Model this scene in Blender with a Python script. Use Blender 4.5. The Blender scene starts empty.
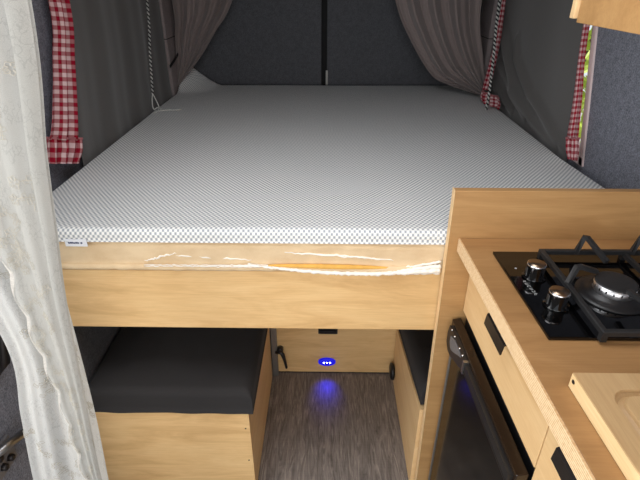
import bpy, bmesh, math, random
from mathutils import Vector, Matrix, noise
random.seed(7)
SC = bpy.context.scene
COL = SC.collection
PI = math.pi

# ------------------------------------------------------------------ materials
def srgb(r, g, b):
    def f(c):
        c /= 255.0
        return c / 12.92 if c <= 0.04045 else ((c + 0.055) / 1.055) ** 2.4
    return (f(r), f(g), f(b), 1.0)

class NT:
    def __init__(self, name, rough=0.6, spec=0.5):
        self.m = bpy.data.materials.new(name)
        self.m.use_nodes = True
        self.t = self.m.node_tree
        self.b = self.t.nodes['Principled BSDF']
        self.b.inputs['Roughness'].default_value = rough
        self.b.inputs['Specular IOR Level'].default_value = spec
    def n(self, kind, **kw):
        nd = self.t.nodes.new(kind)
        for k, v in kw.items():
            setattr(nd, k, v)
        return nd
    def l(self, a, b):
        self.t.links.new(a, b)
    def coord(self, which='Object', scale=(1, 1, 1), rot=(0, 0, 0)):
        tc = self.n('ShaderNodeTexCoord')
        mp = self.n('ShaderNodeMapping')
        mp.inputs['Scale'].default_value = scale
        mp.inputs['Rotation'].default_value = rot
        self.l(tc.outputs[which], mp.inputs['Vector'])
        return mp.outputs['Vector']
    def noise(self, vec, scale, detail=4, rough=0.55, dist=0.0):
        nd = self.n('ShaderNodeTexNoise')
        nd.inputs['Scale'].default_value = scale
        nd.inputs['Detail'].default_value = detail
        nd.inputs['Roughness'].default_value = rough
        nd.inputs['Distortion'].default_value = dist
        self.l(vec, nd.inputs['Vector'])
        return nd.outputs['Fac']
    def ramp(self, fac, stops):
        nd = self.n('ShaderNodeValToRGB')
        e = nd.color_ramp.elements
        while len(e) < len(stops):
            e.new(0.5)
        for i, (p, c) in enumerate(stops):
            e[i].position = p
            e[i].color = c
        self.l(fac, nd.inputs['Fac'])
        return nd.outputs['Color']
    def mix(self, fac, a, b, mode='MIX'):
        nd = self.n('ShaderNodeMix', data_type='RGBA', blend_type=mode)
        for s, v in ((nd.inputs[0], fac), (nd.inputs[6], a), (nd.inputs[7], b)):
            if hasattr(v, 'is_output'):
                self.l(v, s)
            else:
                s.default_value = v
        return nd.outputs[2]
    def math(self, op, a, b=None):
        nd = self.n('ShaderNodeMath', operation=op)
        for s, v in ((nd.inputs[0], a), (nd.inputs[1], b)):
            if v is None:
                continue
            if hasattr(v, 'is_output'):
                self.l(v, s)
            else:
                s.default_value = v
        return nd.outputs[0]
    def bump(self, h, strength=0.2, dist=0.002):
        nd = self.n('ShaderNodeBump')
        nd.inputs['Strength'].default_value = strength
        nd.inputs['Distance'].default_value = dist
        self.l(h, nd.inputs['Height'])
        self.l(nd.outputs['Normal'], self.b.inputs['Normal'])
    def color(self, c):
        if hasattr(c, 'is_output'):
            self.l(c, self.b.inputs['Base Color'])
        else:
            self.b.inputs['Base Color'].default_value = c

def plain(name, c, rough=0.6, metal=0.0, spec=0.5, grain=0.12, gscale=60):
    k = NT(name, rough, spec)
    v = k.coord()
    f = k.noise(v, gscale)
    d = tuple(x * (1 - grain) for x in c[:3]) + (1,)
    u = tuple(min(1, x * (1 + grain)) for x in c[:3]) + (1,)
    k.color(k.ramp(f, [(0.3, d), (0.7, u)]))
    k.b.inputs['Metallic'].default_value = metal
    return k.m

def wood(name, dark, mid, light, axis='X', rough=0.45, fine=1.0):
    """Birch ply face: long soft grain along one axis, a few darker figured streaks."""
    k = NT(name, rough, 0.4)
    s = {'X': (1.3, 7, 7), 'Y': (7, 1.3, 7), 'Z': (7, 7, 1.3)}[axis]
    v = k.coord(scale=s)
    a = k.noise(v, 2.6, 6, 0.62, 0.9)
    c1 = k.ramp(a, [(0.25, dark), (0.50, mid), (0.75, light)])
    s2 = {'X': (7, 190, 190), 'Y': (190, 7, 190), 'Z': (190, 190, 7)}[axis]
    b = k.noise(k.coord(scale=s2), 1.4 * fine, 4, 0.65, 0.4)
    fb = k.ramp(b, [(0.42, (0, 0, 0, 1)), (0.72, (1, 1, 1, 1))])
    c2 = k.mix(k.math('MULTIPLY', fb, 0.45), c1, dark)
    s3 = {'X': (10, 40, 40), 'Y': (40, 10, 40), 'Z': (40, 40, 10)}[axis]
    m = k.noise(k.coord(scale=s3), 1.2, 3, 0.6, 1.5)
    c3 = k.mix(k.math('MULTIPLY', m, 0.28), c2, light)
    k.color(c3)
    k.bump(b, 0.05, 0.001)
    return k.m

def ply_edge(name, light, dark, axis='Z', period=0.0042):
    k = NT(name, 0.7, 0.3)
    tc = k.n('ShaderNodeTexCoord')
    sp = k.n('ShaderNodeSeparateXYZ')
    k.l(tc.outputs['Object'], sp.inputs[0])
    f = k.math('SINE', k.math('MULTIPLY', sp.outputs[axis], 2 * PI / period))
    nz = k.noise(k.coord(scale=(60, 60, 60)), 3, 4)
    g = k.math('ADD', k.math('MULTIPLY', f, 0.16), k.math('MULTIPLY', nz, 0.5))
    k.color(k.ramp(g, [(0.02, dark), (0.38, light)]))
    return k.m

def felt(name, c, amount=0.45, scale=260):
    k = NT(name, 1.0, 0.1)
    v = k.coord()
    a = k.noise(v, scale, 3, 0.7)
    b = k.noise(v, 55, 3, 0.6)
    h = k.math('ADD', k.math('MULTIPLY', a, 0.7), k.math('MULTIPLY', b, 0.3))
    d = tuple(x * (1 - amount) for x in c[:3]) + (1,)
    u = tuple(min(1, x * (1 + amount * 1.4)) for x in c[:3]) + (1,)
    k.color(k.ramp(h, [(0.34, d), (0.66, u)]))
    k.bump(a, 0.5, 0.002)
    return k.m

def cloth_mat(name, c, rough=0.9, weave=900, sheen=0.2, trans=0.0):
    k = NT(name, rough, 0.2)
    a = k.noise(k.coord('UV', scale=(weave, weave * 0.4, 1)), 1.0, 2)
    d = tuple(x * 0.82 for x in c[:3]) + (1,)
    u = tuple(min(1, x * 1.15) for x in c[:3]) + (1,)
    k.color(k.ramp(a, [(0.3, d), (0.7, u)]))
    k.b.inputs['Sheen Weight'].default_value = sheen
    if trans:
        k.b.inputs['Transmission Weight'].default_value = 0.0
    return k.m

def gingham(name, red, white, period=0.0245):
    k = NT(name, 0.85, 0.2)
    tc = k.n('ShaderNodeTexCoord')
    sp = k.n('ShaderNodeSeparateXYZ')
    k.l(tc.outputs['UV'], sp.inputs[0])
    def stripe(o):
        s = k.math('SINE', k.math('MULTIPLY', o, 2 * PI / period))
        r = k.n('ShaderNodeMapRange')
        r.inputs['From Min'].default_value = -0.18
        r.inputs['From Max'].default_value = 0.18
        k.l(s, r.inputs['Value'])
        return r.outputs['Result']
    a, b = stripe(sp.outputs['X']), stripe(sp.outputs['Y'])
    g = k.math('MULTIPLY', k.math('ADD', a, b), 0.5)
    mid = tuple(0.70 * red[i] + 0.30 * white[i] for i in range(3)) + (1,)
    c = k.ramp(g, [(0.0, white), (0.5, mid), (1.0, red)])
    nz = k.noise(k.coord('UV', scale=(800, 800, 1)), 1.0, 2)
    k.color(k.mix(k.math('MULTIPLY', nz, 0.18), c, (0.25, 0.02, 0.04, 1)))
    # thin cotton lets some light through
    tr = k.n('ShaderNodeBsdfTranslucent')
    k.l(c, tr.inputs['Color'])
    ms = k.n('ShaderNodeMixShader')
    ms.inputs[0].default_value = 0.35
    k.l(k.b.outputs[0], ms.inputs[1])
    k.l(tr.outputs[0], ms.inputs[2])
    k.l(ms.outputs[0], k.t.nodes['Material Output'].inputs['Surface'])
    return k.m

def knit(name):
    """White spacer knit: lattice of raised white dots with grey mesh between them."""
    k = NT(name, 0.9, 0.15)
    tc = k.n('ShaderNodeTexCoord')
    sp = k.n('ShaderNodeSeparateXYZ')
    k.l(tc.outputs['UV'], sp.inputs[0])
    a = k.math('COSINE', k.math('MULTIPLY', sp.outputs['X'], 2 * PI / 0.0118))
    b = k.math('COSINE', k.math('MULTIPLY', sp.outputs['Y'], 2 * PI / 0.0150))
    f = k.math('MULTIPLY', a, b)
    nz = k.noise(k.coord('UV', scale=(3, 3, 1)), 2.0, 2)
    c = k.ramp(k.math('ADD', k.math('MULTIPLY', f, 0.5), 0.5),
               [(0.22, srgb(154, 160, 166)), (0.50, srgb(214, 215, 214)), (0.68, srgb(248, 247, 243))])
    k.color(k.mix(k.math('MULTIPLY', nz, 0.10), c, srgb(190, 196, 205)))
    k.bump(f, 0.12, 0.0015)
    return k.m

def lace_mat(name, c, open_=0.10, motif=True):
    k = NT(name, 0.9, 0.1)
    v = k.coord('UV')
    net = k.noise(k.coord('UV', scale=(700, 700, 1)), 1.0, 1)
    # floral blotches in the weave
    vo = k.n('ShaderNodeTexVoronoi', feature='DISTANCE_TO_EDGE')
    vo.inputs['Scale'].default_value = 62
    wv = k.n('ShaderNodeMix', data_type='VECTOR')
    nz = k.n('ShaderNodeTexNoise')
    nz.inputs['Scale'].default_value = 45
    k.l(v, nz.inputs['Vector'])
    wv.inputs[0].default_value = 0.035
    k.l(v, wv.inputs[4])
    k.l(nz.outputs['Color'], wv.inputs[5])
    k.l(wv.outputs[1], vo.inputs['Vector'])
    spots = k.noise(k.coord('UV', scale=(1, 1, 1)), 16, 2)
    lines = k.ramp(vo.outputs['Distance'], [(0.02, (1, 1, 1, 1)), (0.075, (0, 0, 0, 1))])
    mask = k.ramp(spots, [(0.47, (0, 0, 0, 1)), (0.55, (1, 1, 1, 1))])
    pat = k.mix(1.0, lines, mask, 'MULTIPLY')
    dark = tuple(x * 0.80 for x in c[:3]) + (1,)
    col = k.mix(k.math('MULTIPLY', pat, 0.75), c, dark)
    k.color(col)
    tl = k.n('ShaderNodeBsdfTranslucent')
    k.l(col, tl.inputs['Color'])
    m1 = k.n('ShaderNodeMixShader')
    m1.inputs[0].default_value = 0.42
    k.l(k.b.outputs[0], m1.inputs[1])
    k.l(tl.outputs[0], m1.inputs[2])
    tp = k.n('ShaderNodeBsdfTransparent')
    m2 = k.n('ShaderNodeMixShader')
    holes = k.ramp(net, [(0.40, (open_ * 2.2,) * 3 + (1,)), (0.60, (0, 0, 0, 1))])
    k.l(holes, m2.inputs[0])
    k.l(m1.outputs[0], m2.inputs[1])
    k.l(tp.outputs[0], m2.inputs[2])
    k.l(m2.outputs[0], k.t.nodes['Material Output'].inputs['Surface'])
    return k.m

def emit(name, c, s):
    k = NT(name)
    k.color(c)
    k.b.inputs['Emission Color'].default_value = c
    k.b.inputs['Emission Strength'].default_value = s
    return k.m

def vinyl(name):
    k = NT(name, 0.5, 0.35)
    s = (30, 1.8, 1)
    a = k.noise(k.coord(scale=(22, 2.2, 1)), 3.0, 6, 0.65, 2.2)
    b = k.noise(k.coord(scale=(260, 9, 1)), 1.5, 4, 0.7)
    cw = k.noise(k.coord(scale=(9, 150, 1)), 1.5, 3, 0.7)
    c = k.ramp(a, [(0.30, srgb(62, 55, 52)), (0.45, srgb(106, 98, 94)), (0.56, srgb(138, 128, 122)), (0.72, srgb(178, 166, 156))])
    c = k.mix(k.math('MULTIPLY', b, 0.5), c, srgb(86, 78, 73))
    c = k.mix(k.math('MULTIPLY', cw, 0.22), c, srgb(185, 175, 165))
    # plank joints
    sp = k.n('ShaderNodeSeparateXYZ')
    k.l(k.coord(), sp.inputs[0])
    fr = k.math('FRACT', k.math('MULTIPLY', k.math('ADD', sp.outputs['X'], 5.065), 1 / 0.18))
    j = k.math('LESS_THAN', fr, 0.012)
    k.color(k.mix(k.math('MULTIPLY', j, 0.5), c, srgb(60, 54, 50)))
    k.bump(b, 0.15, 0.001)
    return k.m

M = {}
BD, BM_, BL = srgb(196, 152, 98), srgb(225, 185, 129), srgb(237, 202, 147)
M['ply_x'] = wood('birch_ply_long', BD, BM_, BL, 'X')
M['ply_z'] = wood('birch_ply_upright', srgb(196, 152, 100), srgb(218, 178, 126), srgb(230, 194, 144), 'Z')
M['ply_y'] = wood('birch_ply_drawer', srgb(210, 168, 114), srgb(228, 190, 138), srgb(236, 202, 152), 'Y')
M['panel'] = wood('oiled_ply_panel', srgb(158, 117, 72), srgb(180, 138, 89), srgb(194, 153, 102), 'X')
M['worktop'] = wood('oiled_ply_worktop', srgb(140, 101, 61), srgb(163, 122, 77), srgb(177, 136, 90), 'X')
M['board'] = wood('cutting_board_wood', srgb(160, 127, 86), srgb(186, 152, 108), srgb(198, 166, 122), 'Y')
M['board_edge'] = wood('cutting_board_edge', srgb(206, 168, 112), srgb(232, 200, 148), srgb(240, 212, 164), 'Y')
M['edge'] = ply_edge('ply_edge_layers', srgb(240, 212, 170), srgb(196, 152, 104), 'Z')
M['edge_side'] = plain('ply_edge_plain', srgb(232, 196, 146), 0.6, grain=0.1)
M['floor'] = vinyl('grey_wood_vinyl')
M['felt'] = felt('grey_blue_felt', srgb(114, 116, 125), 0.45, 220)
M['felt_dark'] = felt('dark_felt', srgb(84, 85, 89), 0.25, 220)
M['felt_ceiling'] = felt('ceiling_felt', srgb(120, 119, 120), 0.3, 200)
M['pillar'] = felt('pillar_felt', srgb(150, 139, 138), 0.12, 200)
M['blackout'] = cloth_mat('blackout_cloth', srgb(92, 90, 88), 0.62, 700, 0.25)
M['drape'] = cloth_mat('grey_drape', srgb(134, 122, 119), 0.9, 700, 0.2)
M['cushion'] = cloth_mat('black_cushion', srgb(48, 46, 46), 0.9, 600, 0.03)
M['gingham'] = gingham('red_gingham', srgb(168, 18, 46), srgb(244, 220, 220))
M['knit'] = knit('white_knit')
M['lace'] = lace_mat('lace', srgb(196, 195, 190), 0.06)
M['lace_back'] = lace_mat('lace_back', srgb(224, 225, 223), 0.08)
M['lace_edge_shadow'] = plain('lace_edge_shadow', srgb(192, 187, 180), 0.9, grain=0.15, gscale=300)
M['lace_thread'] = plain('lace_thread', srgb(178, 172, 160), 0.9, grain=0.1)
M['black'] = plain('black_plastic', srgb(26, 26, 28), 0.4)
M['black_matte'] = plain('black_iron', srgb(32, 32, 33), 0.5, grain=0.2, gscale=300)
M['handle'] = plain('dark_handle', srgb(46, 42, 41), 0.45, 0.6)
M['gloss'] = plain('black_glass', srgb(5, 5, 6), 0.06, grain=0.0)
M['door_glass'] = plain('dark_door_glass', srgb(6, 6, 6), 0.10, grain=0.05, spec=0.22)
M['fascia'] = plain('brown_gloss_fascia', srgb(40, 29, 20), 0.14, grain=0.05, spec=0.35)
M['flame_steel'] = plain('bright_steel', srgb(226, 226, 228), 0.36, 1.0, grain=0.03)
M['cap'] = plain('reflection_tint_cap', srgb(150, 132, 114), 0.3, 1.0, grain=0.03)  # knob top, the brown it reflects is put into the colour
M['chrome'] = plain('chrome', srgb(214, 214, 216), 0.15, 1.0, grain=0.03)
M['steel'] = plain('brushed_steel', srgb(150, 150, 150), 0.35, 1.0, grain=0.1)
M['alu'] = plain('aluminium', srgb(150, 148, 144), 0.45, 0.8, grain=0.05)
M['bar_grey'] = plain('grey_bracket', srgb(104, 102, 104), 0.5, grain=0.05)
M['dark_gap'] = plain('dark_seal', srgb(14, 14, 15), 0.8)
M['mattress'] = None
k = NT('tan_mattress_cover', 0.95, 0.1)
f1 = k.noise(k.coord(scale=(1, 1, 1)), 420, 3, 0.7)
f2 = k.noise(k.coord(scale=(3, 1, 6)), 4, 3)
c = k.ramp(f2, [(0.35, srgb(206, 176, 136)), (0.65, srgb(224, 198, 160))])
k.color(k.mix(k.math('MULTIPLY', f1, 0.35), c, srgb(240, 222, 192)))
k.bump(f1, 0.3, 0.002)
M['mattress'] = k.m
M['foam'] = plain('yellow_foam', srgb(222, 170, 84), 0.9)
M['white_cloth'] = plain('white_stretch_cloth', srgb(240, 234, 224), 0.85, grain=0.04)
M['flap'] = plain('beige_cover_underside', srgb(206, 196, 172), 0.9, grain=0.05)
M['tag'] = plain('white_tag', srgb(234, 236, 242), 0.7, grain=0.02)
M['tag_ink'] = plain('blue_ink', srgb(40, 54, 96), 0.7)
M['mark'] = plain('pale_print', srgb(176, 176, 176), 0.6)
M['blue_shell'] = emit('blue_lit_lens', (0.005, 0.006, 0.6, 1), 1.0)
M['led'] = emit('led_dot', (0.75, 0.8, 1.0, 1), 14.0)
M['rope_white'] = plain('white_rope', srgb(205, 205, 200), 0.8)
M['rope_black'] = plain('black_rope_fleck', srgb(40, 40, 42), 0.8)
M['pink_frame'] = plain('white_window_frame', srgb(226, 206, 204), 0.5, grain=0.03)
M['leaf'] = plain('spring_leaf', srgb(192, 208, 84), 0.6, grain=0.3, gscale=9)
M['bark'] = plain('bark', srgb(96, 80, 62), 0.9)
M['ground'] = plain('gravel', srgb(168, 164, 156), 0.95, grain=0.2)
g = bpy.data.materials.new('clear_glass')
g.use_nodes = True
gt = g.node_tree
gt.nodes.remove(gt.nodes['Principled BSDF'])
a = gt.nodes.new('ShaderNodeBsdfTransparent')
b = gt.nodes.new('ShaderNodeBsdfGlossy')
b.inputs['Roughness'].default_value = 0.02
mx = gt.nodes.new('ShaderNodeMixShader')
mx.inputs[0].default_value = 0.06
gt.links.new(a.outputs[0], mx.inputs[1]); gt.links.new(b.outputs[0], mx.inputs[2])
gt.links.new(mx.outputs[0], gt.nodes['Material Output'].inputs['Surface'])
M['glass'] = g

# ------------------------------------------------------------------ geometry helpers
def thing(name, label, cat, loc, group=None):
    o = bpy.data.objects.new(name, None)
    COL.objects.link(o)
    o.empty_display_size = 0.05
    o.location = loc
    o['label'] = label
    o['category'] = cat
    if group:
        o['group'] = group
    return o

def wloc(o):
    v = Vector((0, 0, 0))
    while o is not None:
        v += o.location
        o = o.parent
    return v

def obj(name, bm, mat, parent=None, smooth=False, label=None, origin=None, mods=()):
    me = bpy.data.meshes.new(name)
    off = wloc(parent) if parent is not None else Vector(origin or (0, 0, 0))
    bmesh.ops.translate(bm, verts=bm.verts, vec=-off)
    bmesh.ops.recalc_face_normals(bm, faces=bm.faces) if not bm.faces.layers.int.get('keep') else None
    bm.to_mesh(me)
    bm.free()
    mats = mat if isinstance(mat, (list, tuple)) else [mat]
    for m in mats:
        me.materials.append(m)
    if smooth:
        for p in me.polygons:
            p.use_smooth = True
    o = bpy.data.objects.new(name, me)
    COL.objects.link(o)
    if parent is not None:
        o.parent = parent
    else:
        o.location = off
    if label:
        o['label'] = label
    for m in mods:
        md = o.modifiers.new(m[0], m[1])
        for kk, vv in m[2].items():
            setattr(md, kk, vv)
    return o

def tag(o, label, cat, group=None):
    o['label'] = label
    o['category'] = cat
    if group:
        o['group'] = group
    return o

def struct(name, bm, mat, smooth=False, parent=None):
    o = obj(name, bm, mat, parent, smooth)
    o['kind'] = 'structure'
    return o

def box(bm, x0, x1, y0, y1, z0, z1, bev=0.0, seg=2, mi=0):
    r = bmesh.ops.create_cube(bm, size=1.0)
    vs = r['verts']
    for v in vs:
        v.co = Vector((x0 + (v.co.x + .5) * (x1 - x0), y0 + (v.co.y + .5) * (y1 - y0), z0 + (v.co.z + .5) * (z1 - z0)))
    fs = {f for v in vs for f in v.link_faces}
    for f in fs:
        f.material_index = mi
    if bev:
        es = list({e for v in vs for e in v.link_edges})
        bmesh.ops.bevel(bm, geom=es, offset=bev, segments=seg, profile=0.6, affect='EDGES')
    return bm

def B(*a, **k):
    return box(bmesh.new(), *a, **k)

def hexa(bm, pts, bev=0.0, seg=2):
    """8 points: bottom 4 (ccw), top 4."""
    vs = [bm.verts.new(p) for p in pts]
    for f in ((3, 2, 1, 0), (4, 5, 6, 7), (0, 1, 5, 4), (1, 2, 6, 5), (2, 3, 7, 6), (3, 0, 4, 7)):
        bm.faces.new([vs[i] for i in f])
    if bev:
        es = list({e for v in vs for e in v.link_edges})
        bmesh.ops.bevel(bm, geom=es, offset=bev, segments=seg, profile=0.6, affect='EDGES')
    return bm

def tube(bm, pts, r, n=10, cap=True, mi=0):
    pts = [Vector(p) for p in pts]
    rings = []
    rad = r if isinstance(r, (list, tuple)) else [r] * len(pts)
    up = None
    for i, p in enumerate(pts):
        t = (pts[min(i + 1, len(pts) - 1)] - pts[max(i - 1, 0)]).normalized()
        if up is None:
            up = Vector((0, 0, 1)) if abs(t.z) < 0.9 else Vector((1, 0, 0))
        s = t.cross(up)
        if s.length < 1e-6:
            s = t.cross(Vector((0, 1, 0)))
        s.normalize()
        up = s.cross(t).normalized()
        rings.append([bm.verts.new(p + (s * math.cos(2 * PI * j / n) + up * math.sin(2 * PI * j / n)) * rad[i]) for j in range(n)])
    for a, b in zip(rings, rings[1:]):
        for j in range(n):
            f = bm.faces.new((a[j], a[(j + 1) % n], b[(j + 1) % n], b[j]))
            f.smooth = True
            f.material_index = mi
    if cap:
        for rr in (rings[0], rings[-1]):
            f = bm.faces.new(rr)
            f.material_index = mi
    return bm

def bar(bm, pts, w, h, up=(0, 0, 1)):
    """Rectangular bar swept along a polyline with mitred corners."""
    pts = [Vector(p) for p in pts]
    up = Vector(up)
    rings = []
    for i, p in enumerate(pts):
        d0 = (pts[i] - pts[i - 1]).normalized() if i else (pts[1] - pts[0]).normalized()
        d1 = (pts[i + 1] - pts[i]).normalized() if i < len(pts) - 1 else d0
        t = (d0 + d1)
        t.normalize()
        s = t.cross(up)
        if s.length < 1e-5:
            s = t.cross(Vector((1, 0, 0)))
        s.normalize()
        u = s.cross(t).normalized()
        k = 1.0 / max(0.45, t.dot(d0))
        rings.append([bm.verts.new(p + s * (a * w / 2) + u * (b * h / 2) * (k if True else 1)) for a, b in ((-1, -1), (1, -1), (1, 1), (-1, 1))])
    for a, b in zip(rings, rings[1:]):
        for j in range(4):
            bm.faces.new((a[j], a[(j + 1) % 4], b[(j + 1) % 4], b[j]))
    bm.faces.new(rings[0]); bm.faces.new(rings[-1])
    return bm

def lathe(bm, prof, c, n=40, axis='Z'):
    rings = []
    c = Vector(c)
    for r, h in prof:
        ring = []
        for j in range(n):
            a = 2 * PI * j / n
            if axis == 'Z':
                q = Vector((r * math.cos(a), r * math.sin(a), h))
            elif axis == 'X':
                q = Vector((h, r * math.cos(a), r * math.sin(a)))
            else:
                q = Vector((r * math.cos(a), h, r * math.sin(a)))
            ring.append(bm.verts.new(c + q))
        rings.append(ring)
    for a, b in zip(rings, rings[1:]):
        for j in range(n):
            f = bm.faces.new((a[j], a[(j + 1) % n], b[(j + 1) % n], b[j]))
            f.smooth = True
    bm.faces.new(rings[0]); bm.faces.new(rings[-1])
    return bm

def crom(pts, t):
    n = len(pts) - 1
    x = max(0.0, min(0.999999, t)) * n
    i = int(x)
    f = x - i
    P = [Vector(pts[max(0, min(n, j))]) for j in (i - 1, i, i + 1, i + 2)]
    return 0.5 * ((2 * P[1]) + (-P[0] + P[2]) * f + (2 * P[0] - 5 * P[1] + 4 * P[2] - P[3]) * f * f + (-P[0] + 3 * P[1] - 3 * P[2] + P[3]) * f ** 3)

def grid(fn, nu, nv, su, sv):
    """Cloth sheet; UVs in metres of cloth."""
    bm = bmesh.new()
    uvl = bm.loops.layers.uv.new('UVMap')
    V = [[bm.verts.new(fn(i / nu, j / nv)) for i in range(nu + 1)] for j in range(nv + 1)]
    for j in range(nv):
        for i in range(nu):
            f = bm.faces.new((V[j][i], V[j][i + 1], V[j + 1][i + 1], V[j + 1][i]))
            f.smooth = True
            for lp, (a, b) in zip(f.loops, ((i, j), (i + 1, j), (i + 1, j + 1), (i, j + 1))):
                lp[uvl].uv = (a / nu * su, b / nv * sv)
    return bm

def arc(pts):
    N = 200
    c = [crom(pts, i / N) for i in range(N + 1)]
    L = [0.0]
    for a, b in zip(c, c[1:]):
        L.append(L[-1] + (b - a).length)
    def at(v):
        d = max(0, min(1, v)) * L[-1]
        lo, hi = 0, N
        while hi - lo > 1:
            m = (lo + hi) // 2
            if L[m] <= d:
                lo = m
            else:
                hi = m
        f = (d - L[lo]) / max(1e-9, L[hi] - L[lo])
        return c[lo].lerp(c[hi], f)
    return at

SOL = lambda t: ('thick', 'SOLIDIFY', dict(thickness=t, offset=0.0))

def hang(edge_a, edge_b, folds, amp, disp, phase=0.0, drift=0.0, rnd=0.3, seed=0):
    """Sheet between two edge curves, pleated along a displacement direction."""
    D = Vector(disp)
    rs = random.Random(seed)
    ph2 = rs.random() * 6
    ea, eb = arc(edge_a), arc(edge_b)
    def fn(u, v):
        p = ea(v).lerp(eb(v), u)
        w = math.sin(2 * PI * folds * (u + 0.04 * math.sin(5 * u + ph2)) + phase + drift * v)
        w = math.copysign(abs(w) ** 0.8, w)
        w += rnd * math.sin(2 * PI * folds * 2.3 * u + ph2 + 1.7 * v)
        w += rnd * 0.6 * noise.noise(Vector((u * 3 * folds / 3 + seed, v * 4, seed)))
        return p + D * (w * (amp(v, u) if callable(amp) else amp))
    return fn

# ------------------------------------------------------------------ dimensions (metres)
WX = 0.80            # inner wall face
ZB = 0.930           # topper top
YD = 2.74            # rear doors
PY = 0.96            # kitchen end panel front face
CT = 0.928           # worktop top
def kx(x, y):        # the kitchen run stands a couple of degrees out of square with the bed
    return x + 0.03 * (0.955 - y)
def shear(bm):
    for v in bm.verts:
        v.co.x = kx(v.co.x, v.co.y)
    return bm

# ------------------------------------------------------------------ setting
struct('floor', B(-0.86, 0.86, -0.9, 2.85, -0.04, 0.0), M['floor'])
HX0, HX1, HY0, HY1 = -0.42, 0.28, 0.35, 1.05
bm = bmesh.new()
box(bm, -0.86, HX0, -0.35, 2.85, 1.92, 1.96)
box(bm, HX1, 0.86, -0.35, 2.85, 1.92, 1.96)
box(bm, HX0, HX1, -0.35, HY0, 1.92, 1.96)
box(bm, HX0, HX1, HY1, 2.85, 1.92, 1.96)
struct('ceiling', bm, M['felt_ceiling'])
bm = bmesh.new()                                   # unseen roof hatch, added to light the bed from above
for a_ in ((HX0 - .02, HX0 + .02, HY0 - .02, HY1 + .02), (HX1 - .02, HX1 + .02, HY0 - .02, HY1 + .02),
           (HX0, HX1, HY0 - .02, HY0 + .02), (HX0, HX1, HY1 - .02, HY1 + .02)):
    box(bm, *a_, 1.912, 1.985, .004)
struct('added_hatch', bm, M['pink_frame'])
bm = bmesh.new()
box(bm, -0.86, -WX, 0.72, 2.80, 0.0, 1.92)
struct('wall_left', bm, M['felt'])
W1, WZ0, WZ1 = 2.42, 0.935, 1.62
def jy(z, d=0.0):                                   # the near jamb of the window leans back with the van side
    return 1.452 + 0.33 * (z - 0.95) + d
def leaning(bm, x0, x1, d0, d1, z0, z1, far=None, near=None):
    ya = [near if near is not None else jy(z, d0) for z in (z0, z1)]
    yb = [far if far is not None else jy(z, d1) for z in (z0, z1)]
    return hexa(bm, [(x0, ya[0], z0), (x1, ya[0], z0), (x1, yb[0], z0), (x0, yb[0], z0),
                     (x0, ya[1], z1), (x1, ya[1], z1), (x1, yb[1], z1), (x0, yb[1], z1)])
bm = bmesh.new()
box(bm, WX, 0.86, -0.35, 2.80, 0, WZ0)
box(bm, WX, 0.86, -0.35, 2.80, WZ1, 1.92)
box(bm, WX, 0.86, W1, 2.80, WZ0, WZ1)
leaning(bm, WX, 0.86, 0, 0, WZ0, WZ1, near=-0.35)
struct('wall_right', bm, M['felt'])
# window in the right wall: frame, pane
bm = bmesh.new()
fw = 0.014
leaning(bm, WX - 0.006, 0.862, -0.010, fw, WZ0 - .008, WZ1)
box(bm, WX - 0.006, 0.862, W1 - fw, W1 + 0.014, WZ0, WZ1, .003)
leaning(bm, WX - 0.006, 0.862, -0.008, 0, WZ0 - 0.01, WZ0 + fw, far=W1)
leaning(bm, WX - 0.006, 0.862, 0, 0, WZ1 - fw, WZ1 + 0.01, far=W1)
w = struct('window_1', bm, M['pink_frame'])
p = obj('pane', leaning(bmesh.new(), 0.838, 0.843, fw, 0, WZ0 + fw, WZ1 - fw, far=W1 - fw), M['glass'], w)
# rear doors, two leaves with a dark gap between
for i, (x0, x1) in enumerate(((-0.80, -0.035), (-0.006, 0.80))):
    bm = bmesh.new()
    box(bm, x0, x1, YD, YD + 0.05, 0.0, 1.92, .006)
    struct('door_%d' % (i + 1), bm, M['felt_dark'])
bm = bmesh.new()
box(bm, -0.86, 0.86, YD + 0.05, YD + 0.07, 0, 1.92)
struct('wall_back', bm, M['dark_gap'])
bm = bmesh.new()
box(bm, -0.012, 0.000, YD - 0.012, YD, 0.80, 0.995, .002)
t = obj('trim_1', bm, M['alu']); t['kind'] = 'structure'
# rear pillars
for i, (s, y0, y1) in enumerate(((-1, 2.46, 2.64), (1, 2.50, 2.70))):
    bm = bmesh.new()
    xa, xb = sorted((s * 0.80, s * 0.772))
    box(bm, xa, xb, y0, y1, 0.0, 1.92, .012, 3)
    o = struct('trim_%d' % (i + 2), bm, M['pillar'])
    sb = bmesh.new()
    xa, xb = sorted((s * 0.80, s * 0.7705))
    box(sb, xa, xb, y0 - 0.002, y1 + 0.002, 1.18, 1.183)
    obj('seam', sb, M['dark_gap'], o)
# outside ground and a hedge seen through the window
struct('ground', B(-6, 7, -5, 8, -0.5, -0.45), M['ground'])
hd = thing('hedge', 'sunlit yellow green hedge outside behind the window in the right wall', 'hedge', (2.6, 3.9, -0.45))
bm = bmesh.new()
rs = random.Random(3)
for i in range(2600):
    c = Vector((2.6 + rs.uniform(-.55, .55), rs.uniform(2.0, 6.0), rs.uniform(0.0, 2.4)))
    a = Vector((rs.gauss(0, 1), rs.gauss(0, 1), rs.gauss(0, 1))).normalized()
    b = a.cross(Vector((rs.gauss(0, 1), rs.gauss(0, 1), rs.gauss(0, 1)))).normalized()
    L, Wd = rs.uniform(.07, .12), rs.uniform(.03, .055)
    n = a.cross(b)
    q = [c - a * L, c - b * Wd + n * .01, c + a * L, c + b * Wd + n * .01]
    bm.faces.new([bm.verts.new(x) for x in q])
obj('foliage', bm, M['leaf'], hd)
bm = bmesh.new()
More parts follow.
